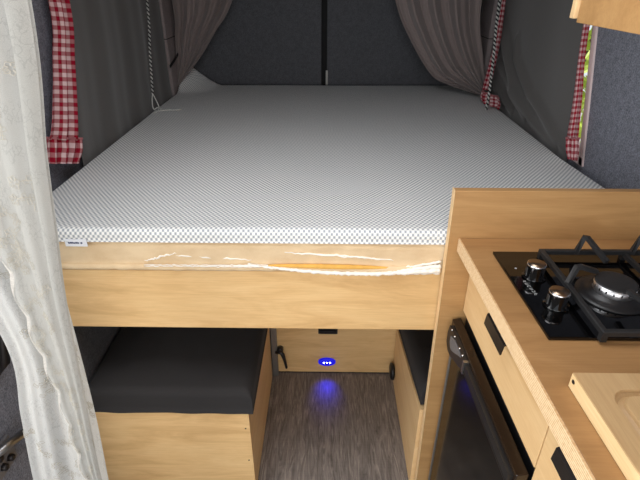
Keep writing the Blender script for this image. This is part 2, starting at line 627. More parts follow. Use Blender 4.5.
for i in range(9):
    y = 2.2 + i * .43
    tube(bm, [(2.6 + rs.uniform(-.1, .1), y, -.45), (2.6, y + .05, .5), (2.6 + rs.uniform(-.2, .2), y, 1.8)], [.035, .03, .012], 7)
obj('stem', bm, M['bark'], hd)

# ------------------------------------------------------------------ bed
bed = thing('bed_frame', 'birch plywood bed platform with a wide front board under the mattress', 'bed', (0, 0.985, 0))
obj('front_board', B(-0.765, 0.284, 0.985, 1.003, 0.641, 0.8175, .002), [M['ply_x']], bed)
obj('base_board', B(-0.765, 0.765, 1.004, 2.66, 0.799, 0.817), M['ply_x'], bed)
for y in (1.9, 2.6):
    bm = bmesh.new()
    box(bm, -0.765, -0.735, y - .03, y + .03, 0.0, 0.799)
    obj('leg', bm, M['ply_z'], bed)
    bm = bmesh.new()
    box(bm, 0.735, 0.765, y - .03, y + .03, 0.0, 0.799)
    obj('leg', bm, M['ply_z'], bed)

def rounded_slab(x0, x1, y0, y1, z0, z1, r, nu, nv, warp=None):
    """Closed slab with rounded upper edges; UVs follow the cloth over the edges."""
    bm = bmesh.new()
    uvl = bm.loops.layers.uv.new('UVMap')
    def prof(n, a0, a1):
        out = []                                   # (pos, drop, arc)
        h = z1 - z0
        arc = 0.0
        for d in (h, (h + r) / 2):
            out.append((a0, d))
        for i in range(7):
            th = PI / 2 * i / 6
            out.append((a0 + r - r * math.cos(th), r - r * math.sin(th)))
        for i in range(1, n):
            out.append((a0 + r + (a1 - a0 - 2 * r) * i / n, 0))
        for i in range(7):
            th = PI / 2 * (1 - i / 6)
            out.append((a1 - r + r * math.cos(th), r - r * math.sin(th)))
        for d in ((h + r) / 2, h):
            out.append((a1, d))
        res = []
        for i, (p, d) in enumerate(out):
            if i:
                arc += math.hypot(p - out[i - 1][0], d - out[i - 1][1])
            res.append((p, d, arc))
        return res
    U, Vv = prof(nu, x0, x1), prof(nv, y0, y1)
    G = []
    for (py, dy, ay) in Vv:
        row = []
        for (px, dx, ax) in U:
            d = min(z1 - z0, math.hypot(dx, dy) if (dx < r and dy < r) else max(dx, dy))
            p = Vector((px, py, z1 - d))
            if warp:
                p = warp(p)
            row.append(bm.verts.new(p))
        G.append(row)
    for j in range(len(Vv) - 1):
        for i in range(len(U) - 1):
            f = bm.faces.new((G[j][i], G[j][i + 1], G[j + 1][i + 1], G[j + 1][i]))
            f.smooth = True
            for lp, (a, b) in zip(f.loops, ((i, j), (i + 1, j), (i + 1, j + 1), (i, j + 1))):
                lp[uvl].uv = (U[a][2], Vv[b][2])
    # underside follows the same warp
    ii = [0] + list(range(2, len(U) - 2)) + [len(U) - 1]
    jj = [0] + list(range(2, len(Vv) - 2)) + [len(Vv) - 1]
    low = {}
    for j in jj:
        for i in ii:
            if i in (0, len(U) - 1) or j in (0, len(Vv) - 1):
                low[i, j] = G[j][i]
            else:
                p = Vector((U[i][0], Vv[j][0], z0))
                low[i, j] = bm.verts.new(warp(p) if warp else p)
    for j0, j1 in zip(jj, jj[1:]):
        for i0, i1 in zip(ii, ii[1:]):
            q = [low[i0, j0], low[i0, j1], low[i1, j1], low[i1, j0]]
            if len(set(q)) == 4:
                bm.faces.new(q)
    return bm

def mat_warp(p):
    if p.y < 1.0:
        p.y += -0.004 + 0.004 * noise.noise(Vector((p.x * 5, p.z * 18, 2)))
        p.y += 0.003 * noise.noise(Vector((p.x * 22, p.z * 50, 5)))
    return p
mat = thing('mattress', 'tan mattress with torn white trim on the plywood bed, below the dotted topper', 'mattress', (0, 0.99, 0.8185))
bm = rounded_slab(-0.762, 0.762, 0.990, 2.64, 0.8185, 0.896, 0.016, 150, 24, mat_warp)
obj('cover', bm, M['mattress'], mat, True)
# lower seam roll, exposed foam and the loose white trim
def wave(x, s):
    return 0.004 * noise.noise(Vector((x * 9, s, 0))) + 0.002 * noise.noise(Vector((x * 30, s, 3)))
bm = bmesh.new()
pts = [(-0.755 + 1.03 * i / 60, 0.985 + wave(i / 9, 1), 0.8285 + wave(i / 10, 2) * .6) for i in range(61)]
tube(bm, pts, 0.0085, 8)
obj('piping', bm, M['mattress'], mat, True)
bm = bmesh.new()
pts = []
N = 70
for i in range(N + 1):
    f = i / N
    x = -0.14 + f * 0.31
    pts.append((x, 0.9815, 0.8375 - 0.005 * f))
tube(bm, pts, [0.0015 + 0.0048 * math.sin(PI * min(1, max(0, i / N))) ** 0.7 for i in range(N + 1)], 8)
obj('exposed_foam', bm, M['foam'], mat, True, 'yellow foam showing through the torn seam')
bm = bmesh.new()
N = 110
for kx_, (off, rad) in enumerate(((0.0, .0042), (0.006, .0032), (-0.005, .0028), (0.011, .002))):
    pts, rr = [], []
    for i in range(N + 1):
        f = i / N
        x = -0.19 + f * 0.463
        z = 0.840 - 0.022 * math.sin(min(1, f / 0.62) * PI / 2) + (0.012 * max(0, (f - .68) / .32) if f > .68 else 0)
        spread = 0.15 + 0.35 * f + (2.0 * max(0, f - .72) / .28)
        pts.append((x, 0.977 + 0.002 * kx_ + wave(f * 4, 4 + kx_), z + off * spread * .75 + wave(f * 5, kx_) * .7))
        rr.append(rad * (0.35 + 0.75 * min(1, f * 3)) * (1.0 + 0.5 * (f > .72) * (f - .72) / .28))
    tube(bm, pts, rr, 8)
for q in range(2):
    pts = [(-0.44 + .28 * i / 50, 0.9775 - .0005 * q, 0.8385 - .003 * q + wave(i / 14, 7 + q) * .7) for i in range(51)]
    tube(bm, pts, [.0006 + .0014 * abs(noise.noise(Vector((i * .13, q * 9, 1)))) + .0012 * i / 50 for i in range(51)], 6)
obj('trim', bm, M['white_cloth'], mat, True, 'loose white stretch trim hanging along the seam')
bm = bmesh.new()
for (xs, xe, zs, ze) in ((-0.10, 0.10, .872, .858), (-0.38, -0.18, .862, .850), (-0.44, -0.36, .844, .868), (0.02, 0.16, .866, .852)):
    pts = [(xs + (xe - xs) * i / 24, 0.9855 + .001 * math.sin(i), zs + (ze - zs) * i / 24 + wave(i / 6, xs * 10)) for i in range(25)]
    tube(bm, pts, [0.0008 + 0.002 * math.sin(PI * i / 24) for i in range(25)], 6)
obj('crease', bm, M['white_cloth'], mat, True)  # raised wrinkles in white, their highlights put into the colour

def top_warp(p):
    if p.z > 0.905:
        p.z += 0.004 * noise.noise(Vector((p.x * 1.7, p.y * 1.5, 0.3)))
    if p.y > 2.46 and p.x < -0.58:                       # rear left corner turned up against the drape
        q = max(0.0, (p.y - 2.46) / 0.22) * max(0.0, (-0.58 - p.x) / 0.18)
        p.z += 0.13 * min(1.3, q) ** 1.2
    if p.x > 0.6 and p.y < 1.5:
        p.x += 0.026 * max(0, (p.x - .6) / .16) * min(1, (1.5 - p.y) / .3)
    return p
top = thing('mattress_topper', 'white dotted knit mattress topper lying on top of the tan mattress', 'mattress topper', (0, 0.985, 0.8968))
bm = rounded_slab(-0.764, 0.764, 0.984, 2.68, 0.8968, ZB, 0.016, 60, 70, top_warp)
obj('knit_cover', bm, M['knit'], top, True)
tg = obj('care_tag', B(-0.618, -0.566, 0.9795, 0.9815, 0.8865, 0.9055, .0007, 2), M['tag'], top, False, 'small white tag with dark blue print on the front edge')
bm = bmesh.new()
x = -0.610
rs = random.Random(11)
while x < -0.584:
    wd = rs.uniform(.0014, .0026)
    hgt = rs.choice((.0030, .0030, .0042))
    box(bm, x, x + wd, .9788, .9794, .8947, .8947 + hgt)
    x += wd + .0006
lathe(bm, [(0.0024, -.0003), (0.0024, .0003)], (-0.5785, .9791, .8963), 16, 'Y')
obj('print', bm, M['tag_ink'], tg)

# ------------------------------------------------------------------ bench boxes and cushions
def cushion(name, label, x0, x1, y0, y1, z0, z1, r, parent=None, tilt=None, seed=0):
    def wp(p):
        if tilt:
            p.z += tilt(p)
        e = min(p.x - x0, x1 - p.x, p.y - y0, y1 - p.y)
        p.z += 0.010 * min(1, max(0, e) / .12) * (1 if p.z > (z0 + z1) / 2 else 0)
        k_ = 0.003 * noise.noise(Vector((p.x * 14, p.y * 9, seed))) + 0.0015 * noise.noise(Vector((p.x * 40, p.y * 20, seed + 3)))
        p.z += k_ if p.z > (z0 + z1) / 2 else 0
        if p.y < y0 + .004:
            p.y += 0.003 * noise.noise(Vector((p.x * 15, p.z * 12, seed)))
        return p
    bm = rounded_slab(x0, x1, y0, y1, z0, z1, r, 40, 40, wp)
    o = obj(name, bm, M['cushion'], None, True, origin=((x0 + x1) / 2, (y0 + y1) / 2, z0))
    return tag(o, label, 'cushion')

lb = thing('bench_box', 'plywood bench box under the left side of the bed', 'bench', (-0.5, 0.95, 0))
obj('front_panel', B(-0.77, -0.2175, 0.95, 0.966, 0.0, 0.364, .0015), M['ply_x'], lb)
obj('side_panel', B(-0.236, -0.2190, 0.967, 1.46, 0.0, 0.350, .0015), M['ply_y'], lb)
obj('lid', B(-0.77, -0.238, 0.967, 1.46, 0.346, 0.3635), M['ply_x'], lb)
for z in (0.30, 0.16):
    obj('screw', lathe(bmesh.new(), [(0.0024, -.0006), (0.0024, .0006)], (-0.2305, .9498, z), 12, 'Y'), M['handle'], lb)
cushion('seat_cushion', 'dark charcoal seat cushion on the left bench box under the bed', -0.672, -0.2035, 0.945, 1.455, 0.365, 0.449, 0.022, seed=1)

rb = thing('bench_box', 'plywood bench box beside the aisle, partly hidden behind the kitchen panel', 'bench', (0.5, 0.98, 0))
bm = bmesh.new()
hexa(bm, [(.2745, .985, 0), (.292, .985, 0), (.292, 1.47, 0), (.2745, 1.47, 0),
          (.2745, .985, .345), (.292, .985, .345), (.292, 1.47, .250), (.2745, 1.47, .250)], .0015)
obj('side_panel', bm, M['ply_y'], rb)
obj('front_panel', B(.2925, .77, .985, 1.002, 0, .345), M['ply_x'], rb)
obj('lid', hexa(bmesh.new(), [(.2925, 1.003, .328), (.77, 1.003, .328), (.77, 1.47, .234), (.2925, 1.47, .234),
                              (.2925, 1.003, .344), (.77, 1.003, .344), (.77, 1.47, .250), (.2925, 1.47, .250)]), M['ply_x'], rb)
tl = lambda p: -(p.y - 1.0) * .196
cushion('seat_cushion', 'dark charcoal seat cushion on the right bench box behind the kitchen panel', 0.279, .765, 1.005, 1.462, 0.347, 0.425, 0.03, tilt=tl, seed=5)

struct('trim_4', B(-0.798, -0.676, 0.967, 1.475, 0.3645, 0.62, .01, 3), M['felt_dark'])
# back partition under the bed, with its strip light and fittings
obj_ = obj('partition_board', B(-0.765, 0.765, 1.482, 1.500, 0.006, 0.60, .0015), M['ply_x'], None, origin=(0, 1.49, 0.006))
tag(obj_, 'plywood board closing the storage space at the end of the floor under the bed', 'board')
obj_ = obj('toe_strip', B(-0.765, 0.765, 1.484, 1.498, 0.0, 0.006), M['dark_gap'], obj_)
ll = thing('led_light', 'small oval blue glowing light on the board under the bed', 'light', (0.005, 1.482, 0.066))
bm = bmesh.new()
lathe(bm, [(0.001, 0.0), (.0155, 0.0), (.0155, -.008), (.012, -.011), (0.001, -.011)], (0, 0, 0), 36, 'Y')
for v in bm.verts:
    v.co.x *= 1.3; v.co.x *= 1.75; v.co.z *= 1.25
bmesh.ops.translate(bm, verts=bm.verts, vec=(0.005, 1.4815, 0.066))
obj('housing', bm, M['blue_shell'], ll, True)
bm = bmesh.new()
for dx in (-.0125, 0, .0125):
    bmesh.ops.create_uvsphere(bm, u_segments=12, v_segments=8, radius=.0028, matrix=Matrix.Translation((0.005 + dx, 1.4705, .067)))
obj('diode', bm, M['led'], ll, True)
lt = thing('cabinet_latch', 'black recessed latch at the top of the board under the bed', 'latch', (0.006, 1.482, 0.223))
obj('backplate', B(-.030, .046, 1.476, 1.4815, .212, .246, .002), M['black'], lt)
obj('pull_tab', B(-.024, .040, 1.468, 1.4755, .218, .232, .002), M['handle'], lt)
# metal support post by left bench, with clamp lever
obj_ = thing('support_post', 'slim grey metal post at the end of the left bench under the bed', 'post', (-0.205, 1.425, 0))
obj('profile', B(-.2165, -.194, 1.462, 1.480, 0.0, .60, .002), M['alu'], obj_)
obj('profile', B(-.236, -.2185, 1.462, 1.480, 0.0, .60, .002), M['alu'], obj_)
lv = thing('clamp_lever', 'black clamp lever sticking out by the grey metal post', 'lever', (-.186, 1.46, .14))
bm = bmesh.new()
lathe(bm, [(.004, 0), (.013, 0), (.013, -.020), (.009, -.024), (.003, -.024)], (-.183, 1.4815, .134), 20, 'Y')
obj('hub', bm, M['black'], lv, True)
bm = bmesh.new()
tube(bm, [(-.200, 1.457, .131), (-.180, 1.452, .137), (-.172, 1.450, .128), (-.164, 1.449, .095), (-.158, 1.448, .058)], [.006, .0085, .0085, .006, .005], 10)
obj('handle', bm, M['black'], lv, True)
bm = bmesh.new()
lathe(bm, [(.002, .004), (.020, .004), (.034, 0), (.034, -.008), (.026, -.013), (.002, -.014)], (.2702, 1.432, .062), 36, 'X')
o = obj('door_stop', bm, M['black'], None, True, origin=(.27, 1.432, .062))
tag(o, 'black round rubber stop on the aisle side of the right bench', 'stop')

# ------------------------------------------------------------------ kitchen
ep = thing('kitchen_end_panel', 'tall plywood panel between the bed and the worktop, rising above the worktop', 'panel', (0.53, PY, 0))
bm = bmesh.new()
hexa(bm, [(.289, PY, 0), (.79, PY, 0), (.79, PY + .018, 0), (.289, PY + .018, 0),
          (.2765, PY, 1.0435), (.79, PY, 1.0435), (.79, PY + .018, 1.0435), (.2765, PY + .018, 1.0435)], .0015)
obj('board', bm, M['panel'], ep)
bm = bmesh.new()
hexa(bm, [(.2872, PY - .0004, 0), (.2888, PY - .0004, 0), (.2888, PY + .0184, 0), (.2872, PY + .0184, 0),
          (.2747, PY - .0004, 1.045), (.2763, PY - .0004, 1.045), (.2763, PY + .0184, 1.045), (.2747, PY + .0184, 1.045)])
obj('edge_band', bm, M['edge_side'], ep, False, 'pale exposed edge')

wt = thing('worktop', 'oiled plywood kitchen worktop with a pale layered front edge', 'worktop', (0.55, 0.5, 0.895))
obj('top_face', shear(B(.3030, .762, -0.10, PY - .001, .8965, CT, .001)), M['worktop'], wt)
obj('front_edge', shear(B(.2995, .3028, -0.10, PY - .001, .895, CT, .0006)), M['edge'], wt, False, 'pale edge of thin ply layers')

kc = thing('kitchen_cabinet', 'plywood kitchen cabinet below the worktop with a row of drawers', 'cabinet', (0.55, 0.5, 0))
def drawer(y0, y1, z0, z1, hy):
    d = obj('drawer_front', shear(B(.338, .355, y0, y1, z0, z1, .0012)), M['ply_y'], kc)
    bm = bmesh.new()                              # dark angled edge pull
    ha, hb = hy
    prof = [(.3378, .868), (.320, .868), (.311, .862), (.309, .842), (.3125, .842), (.3145, .858), (.322, .8635), (.3378, .8635)]
    prof = [(.3378, .862), (.322, .862), (.316, .858), (.3135, .834), (.3165, .834), (.319, .854), (.324, .857), (.3378, .857)]
    r0 = [bm.verts.new((x, ha, z)) for x, z in prof]
    r1 = [bm.verts.new((x, hb, z)) for x, z in prof]
    n = len(prof)
    for j in range(n):
        bm.faces.new((r0[j], r0[(j + 1) % n], r1[(j + 1) % n], r1[j]))
    bm.faces.new(r0); bm.faces.new(r1)
    # tapered end
    obj('handle', shear(bm), M['handle'], d, False, 'dark angled metal pull')
drawer(.526, PY - .002, .726, .893, (.680, .773))
drawer(.10, .523, .60, .893, (.355, .463))
obj('carcass', shear(B(.356, .762, .10, PY - .002, .722, .893)), M['ply_z'], kc)
obj('carcass_side', shear(B(.342, .762, .500, .518, .0, .720)), M['ply_z'], kc)

fr = thing('fridge', 'black glossy compact fridge built in under the drawer, with a bar handle', 'fridge', (0.55, 0.74, 0))
obj('body', shear(B(.346, .77, .526, PY - .008, .02, .722, .003)), M['black'], fr)
obj('fascia', hexa(bmesh.new(), [(kx(.313, .526), .526, .655), (kx(.334, .526), .526, .655), (kx(.334, .952), .952, .655), (kx(.313, .952), .952, .655),
                                 (kx(.313, .526), .526, .704), (kx(.334, .526), .526, .708), (kx(.334, .952), .952, .708), (kx(.313, .952), .952, .704)], .002), M['fascia'], fr, False, 'dark brown glossy strip above the door')
dr = obj('door', shear(B(.318, .344, .530, .930, .03, .652, .003)), M['door_glass'], fr, False, 'dark mirror glossy door')
obj('door_trim', shear(B(.316, .344, .932, .9405, .03, .650, .001)), M['alu'], fr, False, 'thin silver strip beside the door')
def slab_x(poly, xa, xb, bev=.0015):
    """Plate in the plane of the door: outline in (y, z), thickness along x."""
    bm = bmesh.new()
    r0 = [bm.verts.new((kx(xa, y), y, z)) for y, z in poly]
    r1 = [bm.verts.new((kx(xb, y), y, z)) for y, z in poly]
    n = len(poly)
    for j in range(n):
        bm.faces.new((r0[j], r0[(j + 1) % n], r1[(j + 1) % n], r1[j]))
    bm.faces.new(r0); bm.faces.new(list(reversed(r1)))
    return bm
bm = slab_x([(.812, .668), (.812, .694), (.534, .694), (.534, .668)], .304, .3178)
obj('bar_handle', bm, M['black'], dr, False, 'long black bar handle along the top of the door')
bm = slab_x([(.812, .670), (.812, .6735), (.540, .6735), (.540, .670)], .3034, .3042)
obj('handle_trim', bm, M['handle'], dr, False, 'thin grey line along the bar handle')
bm = slab_x([(.9366, .696), (.944, .668), (.9427, .641), (.9251, .627), (.900, .629), (.8815, .6376), (.845, .652), (.8159, .6654), (.8120, .697), (.8428, .700), (.9052, .700)], .304, .318)
obj('handle_end', bm, M['black'], dr, False, 'wide black end piece of the handle')
bm = slab_x([(.915, .682), (.9145, .662), (.9036, .652), (.8872, .656), (.860, .6720), (.8314, .689), (.850, .695), (.8829, .694)], .3025, .3045)
obj('handle_inset', bm, M['bar_grey'], dr, False, 'grey crescent inset in the handle end')
bm = slab_x([(.812, .664), (.812, .698), (.804, .698), (.804, .664)], .3012, .318)
obj('handle_joint', bm, M['steel'], dr, False, 'narrow steel collar')
for y, z in ((.9141, .7060), (.8886, .7070), (.847, .7075), (.823, .7080)):
    bm = bmesh.new()
    bmesh.ops.create_uvsphere(bm, u_segments=12, v_segments=8, radius=.0027, matrix=Matrix.Translation((kx(.3035, y), y, z - .006)))
    obj('screw', bm, M['chrome'], dr, True)

# ---- hob
hob = thing('gas_hob', 'black glass two burner gas hob set into the worktop', 'gas hob', (0.56, 0.75, CT))
obj('glass_plate', shear(B(.3525, .778, .612, .890, CT + .0003, CT + .0065, .0018)), M['gloss'], hob)
def knob(x, y):
    x = kx(x, y)
    kb = bmesh.new()
    lathe(kb, [(.001, 0), (.0225, 0), (.0225, .003), (.0172, .005), (.0172, .0265), (.001, .0265)], (x, y, CT + .0065), 36)
    k_ = obj('knob', kb, M['gloss'], hob, False)
    kb = bmesh.new()
    lathe(kb, [(.001, .0262), (.0175, .0262), (.0178, .028), (.0175, .0302), (.0165, .0308), (.001, .0308)], (x, y, CT + .0065), 36)
    obj('cap', kb, M['chrome'], k_, False, 'polished metal cap')
    kb = bmesh.new()
    lathe(kb, [(.001, .0306), (.0160, .0306), (.0160, .0311), (.001, .0311)], (x, y, CT + .0065), 36)
    obj('cap_face', kb, M['cap'], k_, False, 'metal cap face with a brown reflection painted in')
    kb = bmesh.new()
    box(kb, x - .0185, x - .0168, y - .003, y + .003, CT + .010, CT + .029)
    obj('pointer', kb, M['steel'], k_)
knob(.400, .792)
knob(.402, .700)
bm = bmesh.new()
rs = random.Random(5)
zz = CT + .0066
for (x, y) in ((.376, .822), (.385, .702)):
    obj('indicator_dot', lathe(bmesh.new(), [(.0022, 0), (.0022, .0004)], (kx(x, y), y, zz), 12), M['mark'], hob)
y = .776
for ch in range(6):                                # faint row of strokes beside the knobs
    yb = .778 - ch * .0085
    x0 = .372 + ch * .0011
    for s in rs.sample(((0, 0, 6, 1), (0, 0, 1, 5), (0, 4, 6, 1), (5, 0, 1, 5), (2.5, 0, 1, 5)), 3):
        box(bm, kx(x0 + s[0] * .001, yb), kx(x0 + (s[0] + s[2]) * .001, yb), yb - (s[1] + s[3]) * .001, yb - s[1] * .001, zz, zz + .0003)
obj('printed_marks', bm, M['mark'], hob, False, 'faint pale printed marks')
def burner(x, y, r):
    bb = bmesh.new()
    lathe(bb, [(.001, 0), (r * 1.75, 0), (r * 1.72, .003), (r * 1.45, .0045), (r * 1.2, .006), (r * 1.15, .010), (.001, .010)], (x, y, CT + .0065), 48)
    b_ = obj('burner', bb, M['black'], hob, False)
    bb = bmesh.new()
    n = 48
    lathe(bb, [(.001, .010), (r * .98, .010), (r, .0112), (r, .0262), (.001, .0262)], (x, y, CT + .0065), n)
    obj('flame_ring', bb, M['flame_steel'], b_, False, 'bright metal flame ring')
    bb = bmesh.new()
    for i in range(18):
        a = 2 * PI * i / 18
        c = Vector((x + r * 1.0 * math.cos(a), y + r * 1.0 * math.sin(a), CT + .0255))
        bmesh.ops.create_cube(bb, size=1, matrix=Matrix.Translation(c) @ Matrix.Rotation(a, 4, 'Z') @ Matrix.Diagonal((.0012, .0026, .005, 1)))
    obj('flame_slots', bb, M['dark_gap'], b_)
    bb = bmesh.new()
    lathe(bb, [(.001, .0263), (r * 1.0, .0263), (r * 1.005, .0272), (r * .97, .0284), (r * .9, .0290), (r * .5, .0292), (.001, .0293)], (x, y, CT + .0065), 48)
    obj('burner_cap', bb, M['black_matte'], b_, True)
burner(.527, .735, .036)
burner(.697, .735, .030)
# cast iron pan support
bm = bmesh.new()
ZG = CT + .0230
X0, X1, Y0, Y1, XM = .444, .772, .606, .862, .612
hw = .0048
def ring_pts(d, z):
    return [(X0 - d, Y0 - d, z), (X1 + d, Y0 - d, z), (X1 + d, Y1 + d, z), (X0 - d, Y1 + d, z)]
loops = [[bm.verts.new(p) for p in ring_pts(d, z)] for d, z in ((hw, ZG - hw), (hw, ZG + hw - .0015), (hw - .0015, ZG + hw), (-hw + .0015, ZG + hw), (-hw, ZG + hw - .0015), (-hw, ZG - hw))]
for a, b in zip(loops, loops[1:] + loops[:1]):
    for j in range(4):
        bm.faces.new((a[j], a[(j + 1) % 4], b[(j + 1) % 4], b[j]))
for (x, y) in ((X0, Y0), (X1, Y0), (X0, Y1), (X1, Y1), (XM, Y1), (XM, Y0)):
    box(bm, x - .005, x + .005, y - .005, y + .005, CT + .0066, ZG)
def finger(pts):
    bar(bm, pts, .0085, .0085)
for cx, fx in ((.520, .520), (.690, .633)):
    cy = .735
    up = ZG + .032
    finger([(fx - .008, Y1 - .002, ZG - .003), (fx + .001, Y1 - .002, up + .002), (fx + .006, Y1 - .006, up + .003), (fx + .020, cy + .062, ZG + .015)])
    finger([(cx + .010, Y0, ZG), (cx + .010, Y0 + .012, up - .004), (cx + .009, Y0 + .024, up - .002), (cx + .005, cy - .040, ZG + .018)])
finger([(X0, .742, ZG), (X0 + .012, .748, up + .001), (X0 + .022, .750, up + .001), (.500, .757, ZG + .019)])
finger([(X1, .735, ZG), (X1 - .012, .735, up), (X1 - .024, .735, up), (.735, .735, ZG + .016)])
bar(bm, [(XM, Y0, ZG - .004), (XM, Y1, ZG - .004)], .0085, .0085)
finger([(XM, .728, ZG), (XM - .012, .728, ZG + .024), (.572, .730, ZG + .018)])
finger([(XM, .742, ZG), (XM + .012, .742, ZG + .024), (.655, .738, ZG + .018)])
obj('pan_support', shear(bm) if False else bm, M['black_matte'], hob, False, 'cast iron bars with raised bent fingers')

# ---- cutting board with a juice groove
bm = bmesh.new()
zt, zb = CT + .026, CT + .001
x0, x1, y0, y1 = .3385, .71, .205, .514
def rr(inset, z, rad, n=8):
    out = []
    a0, a1, b0, b1 = x0 + inset, x1 - inset, y0 + inset, y1 - inset
    for (cx, cy, s) in ((a1 - rad, b1 - rad, 0), (a0 + rad, b1 - rad, 1), (a0 + rad, b0 + rad, 2), (a1 - rad, b0 + rad, 3)):
        for i in range(n + 1):
            th = PI / 2 * (s + i / n)
            out.append(bm.verts.new((cx + rad * math.cos(th), cy + rad * math.sin(th), z)))
    return out
rings = [rr(0.0, zb, .002), rr(0.0, zt - .001, .002), rr(.001, zt, .002),
         rr(.0315, zt, .028), rr(.0325, zt - .005, .027), rr(.037, zt - .008, .024), rr(.0420, zt - .005, .021), rr(.0435, zt, .020)]
for i, (a, b) in enumerate(zip(rings, rings[1:])):
    n = len(a)
    for j in range(n):
        f = bm.faces.new((a[j], a[(j + 1) % n], b[(j + 1) % n], b[j]))
        f.material_index = 1 if i == 0 else 0
f = bm.faces.new(rings[-1])
f = bm.faces.new(list(reversed(rings[0])))
shear(bm)
cb = thing('cutting_board', 'pale wooden cutting board with a juice groove lying on the worktop near the hob', 'cutting board', (.5, .36, zb))
obj('board', bm, [M['board'], M['board_edge']], cb)
bm = bmesh.new()
lathe(bm, [(.0035, -.0004), (.0035, .0004)], (kx(.3383, .503), .505, zb + .015), 12, 'X')
obj('dowel_hole', bm, M['handle'], cb)

# ---- overhead cabinet
oc = thing('overhead_cabinet', 'plywood overhead cabinet on the right wall above the worktop', 'cabinet', (.62, .5, 1.37))
obj('front_panel', B(.455, .472, -.30, .972, 1.3735, 1.919, .0015), M['panel'], oc)
obj('end_panel', B(.4485, .7995, .974, .990, 1.380, 1.919, .0015), M['edge_side'], oc)
obj('bottom_panel', B(.473, .7995, -.30, .972, 1.374, 1.388), M['panel'], oc)
obj('top_panel', B(.473, .7995, -.30, .972, 1.900, 1.919), M['panel'], oc)

# ------------------------------------------------------------------ textiles
# blackout cloths
fn = hang([(-.791, 1.53, 1.915), (-.791, 1.52, 1.3), (-.787, 1.46, 1.0), (-.776, 1.43, .90)], [(-.786, 2.45, 1.915), (-.786, 2.45, 1.3), (-.784, 2.43, 1.0), (-.774, 2.42, .90)], 3.2,
          lambda v, u: .003 + .003 * v, (1, 0, 0), .5, .6, .4, 2)
o = obj('blackout_cloth', grid(fn, 90, 40, 1.1, .85), M['blackout'], None, True, origin=(-.78, 1.9, .94), mods=[SOL(.002)])
tag(o, 'smooth charcoal blackout cloth hanging on the left wall beside the bed', 'blackout cloth')
RIDGES = (([(2.44, 1.40), (2.38, 1.273), (2.223, 1.146), (2.044, 1.035), (1.826, 0.962), (1.593, 0.93)], .045, .020),
          ([(2.16, 1.22), (2.106, 1.143), (1.908, 1.046), (1.696, 0.985), (1.523, 0.94)], .035, .013),
          ([(2.33, 1.10), (2.266, 1.077), (2.152, 1.046), (2.02, 1.00), (1.90, .95)], .035, .016),
          ([(2.36, 1.00), (2.22, .975), (2.05, .94)], .03, .014))
def seg_d(y, z, a, b):
    d = Vector((b[0] - a[0], b[1] - a[1]))
    t = max(0, min(1, (Vector((y - a[0], z - a[1])).dot(d)) / d.length_squared))
    return math.hypot(y - a[0] - d.x * t, z - a[1] - d.y * t), t
def rfn(u, v):
    z = 1.915 - 1.02 * v
    y = (1.53 + .30 * max(-.02, z - 1.0)) * (1 - u) + (2.47 - .03 * v) * u
    x = .788
    for pts, wd, am in RIDGES:                       # creases gathered towards the far lower corner
        n = len(pts) - 1
        best = min((seg_d(y, z, pts[i], pts[i + 1]) + (i,)) for i in range(n))
        f = (best[2] + best[1]) / n
        x -= 1.7 * am * math.exp(-(best[0] / (wd * .55)) ** 2 * 1.2) * math.sin(PI * min(1, .12 + f * .88)) ** .5
    x -= .003 * math.sin(u * 13 + 1) * min(1, u * 5)
    x = max(x, .742 + .030 * min(1, max(0, .965 - z) / .03))
    return Vector((x, y, z))
o = obj('blackout_cloth', grid(rfn, 150, 140, .95, 1.0), M['blackout'], None, True, origin=(.775, 2.0, .93), mods=[SOL(.002)])
tag(o, 'charcoal blackout cloth with diagonal folds over the right window', 'blackout cloth')

# grey drapes framing the rear doors
dl = hang([(-.80, 2.56, 1.80), (-.755, 2.58, 1.34), (-.765, 2.58, 1.17), (-.772, 2.56, 1.02), (-.775, 2.52, .95)],
          [(-.28, 2.64, 1.80), (-.470, 2.62, 1.344), (-.560, 2.60, 1.21), (-.652, 2.60, 1.085), (-.755, 2.54, .965)], 3.3,
          lambda v, u: .040 * (1 - .75 * v), (.25, -1, 0), .3, 1.0, .35, 4)
o = obj('rear_drape', grid(dl, 110, 50, .9, .95), M['drape'], None, True, origin=(-.7, 2.58, .95), mods=[SOL(.002)])
tag(o, 'grey drape gathered to the left in front of the rear doors', 'curtain')
dr_ = hang([(.745, 2.42, 1.80), (.690, 2.43, 1.35), (.738, 2.43, 1.10), (.768, 2.36, .94)],
           [(.16, 2.50, 1.80), (.306, 2.47, 1.35), (.388, 2.46, 1.185), (.500, 2.45, 1.03), (.580, 2.44, .985), (.690, 2.40, .955), (.757, 2.36, .94)], 3.6,
           lambda v, u: .050 * (1 - .7 * v), (-.2, -1, 0), 1.1, 1.2, .4, 9)
o = obj('rear_drape', grid(dr_, 120, 60, 1.0, .95), M['drape'], None, True, origin=(.6, 2.45, .94), mods=[SOL(.002)])
tag(o, 'grey drape gathered to the right in front of the rear doors', 'curtain')
# dark tie strap on the left pillar
bm = bmesh.new()
bar(bm, [(-.768, 2.44, 1.06), (-.765, 2.50, 1.075), (-.760, 2.575, 1.10)], .003, .012)
o = obj('tie_strap', bm, M['dark_gap'], None, origin=(-.77, 2.5, 1.06))
tag(o, 'short dark tie strap across the left rear pillar', 'strap')
bm = bmesh.new()
bar(bm, [(.768, 2.47, 1.010), (.765, 2.56, 1.028), (.757, 2.66, 1.05)], .003, .010)
o = obj('tie_strap', bm, M['dark_gap'], None, origin=(.77, 2.55, 1.0))
tag(o, 'short dark tie strap across the right rear pillar', 'strap')

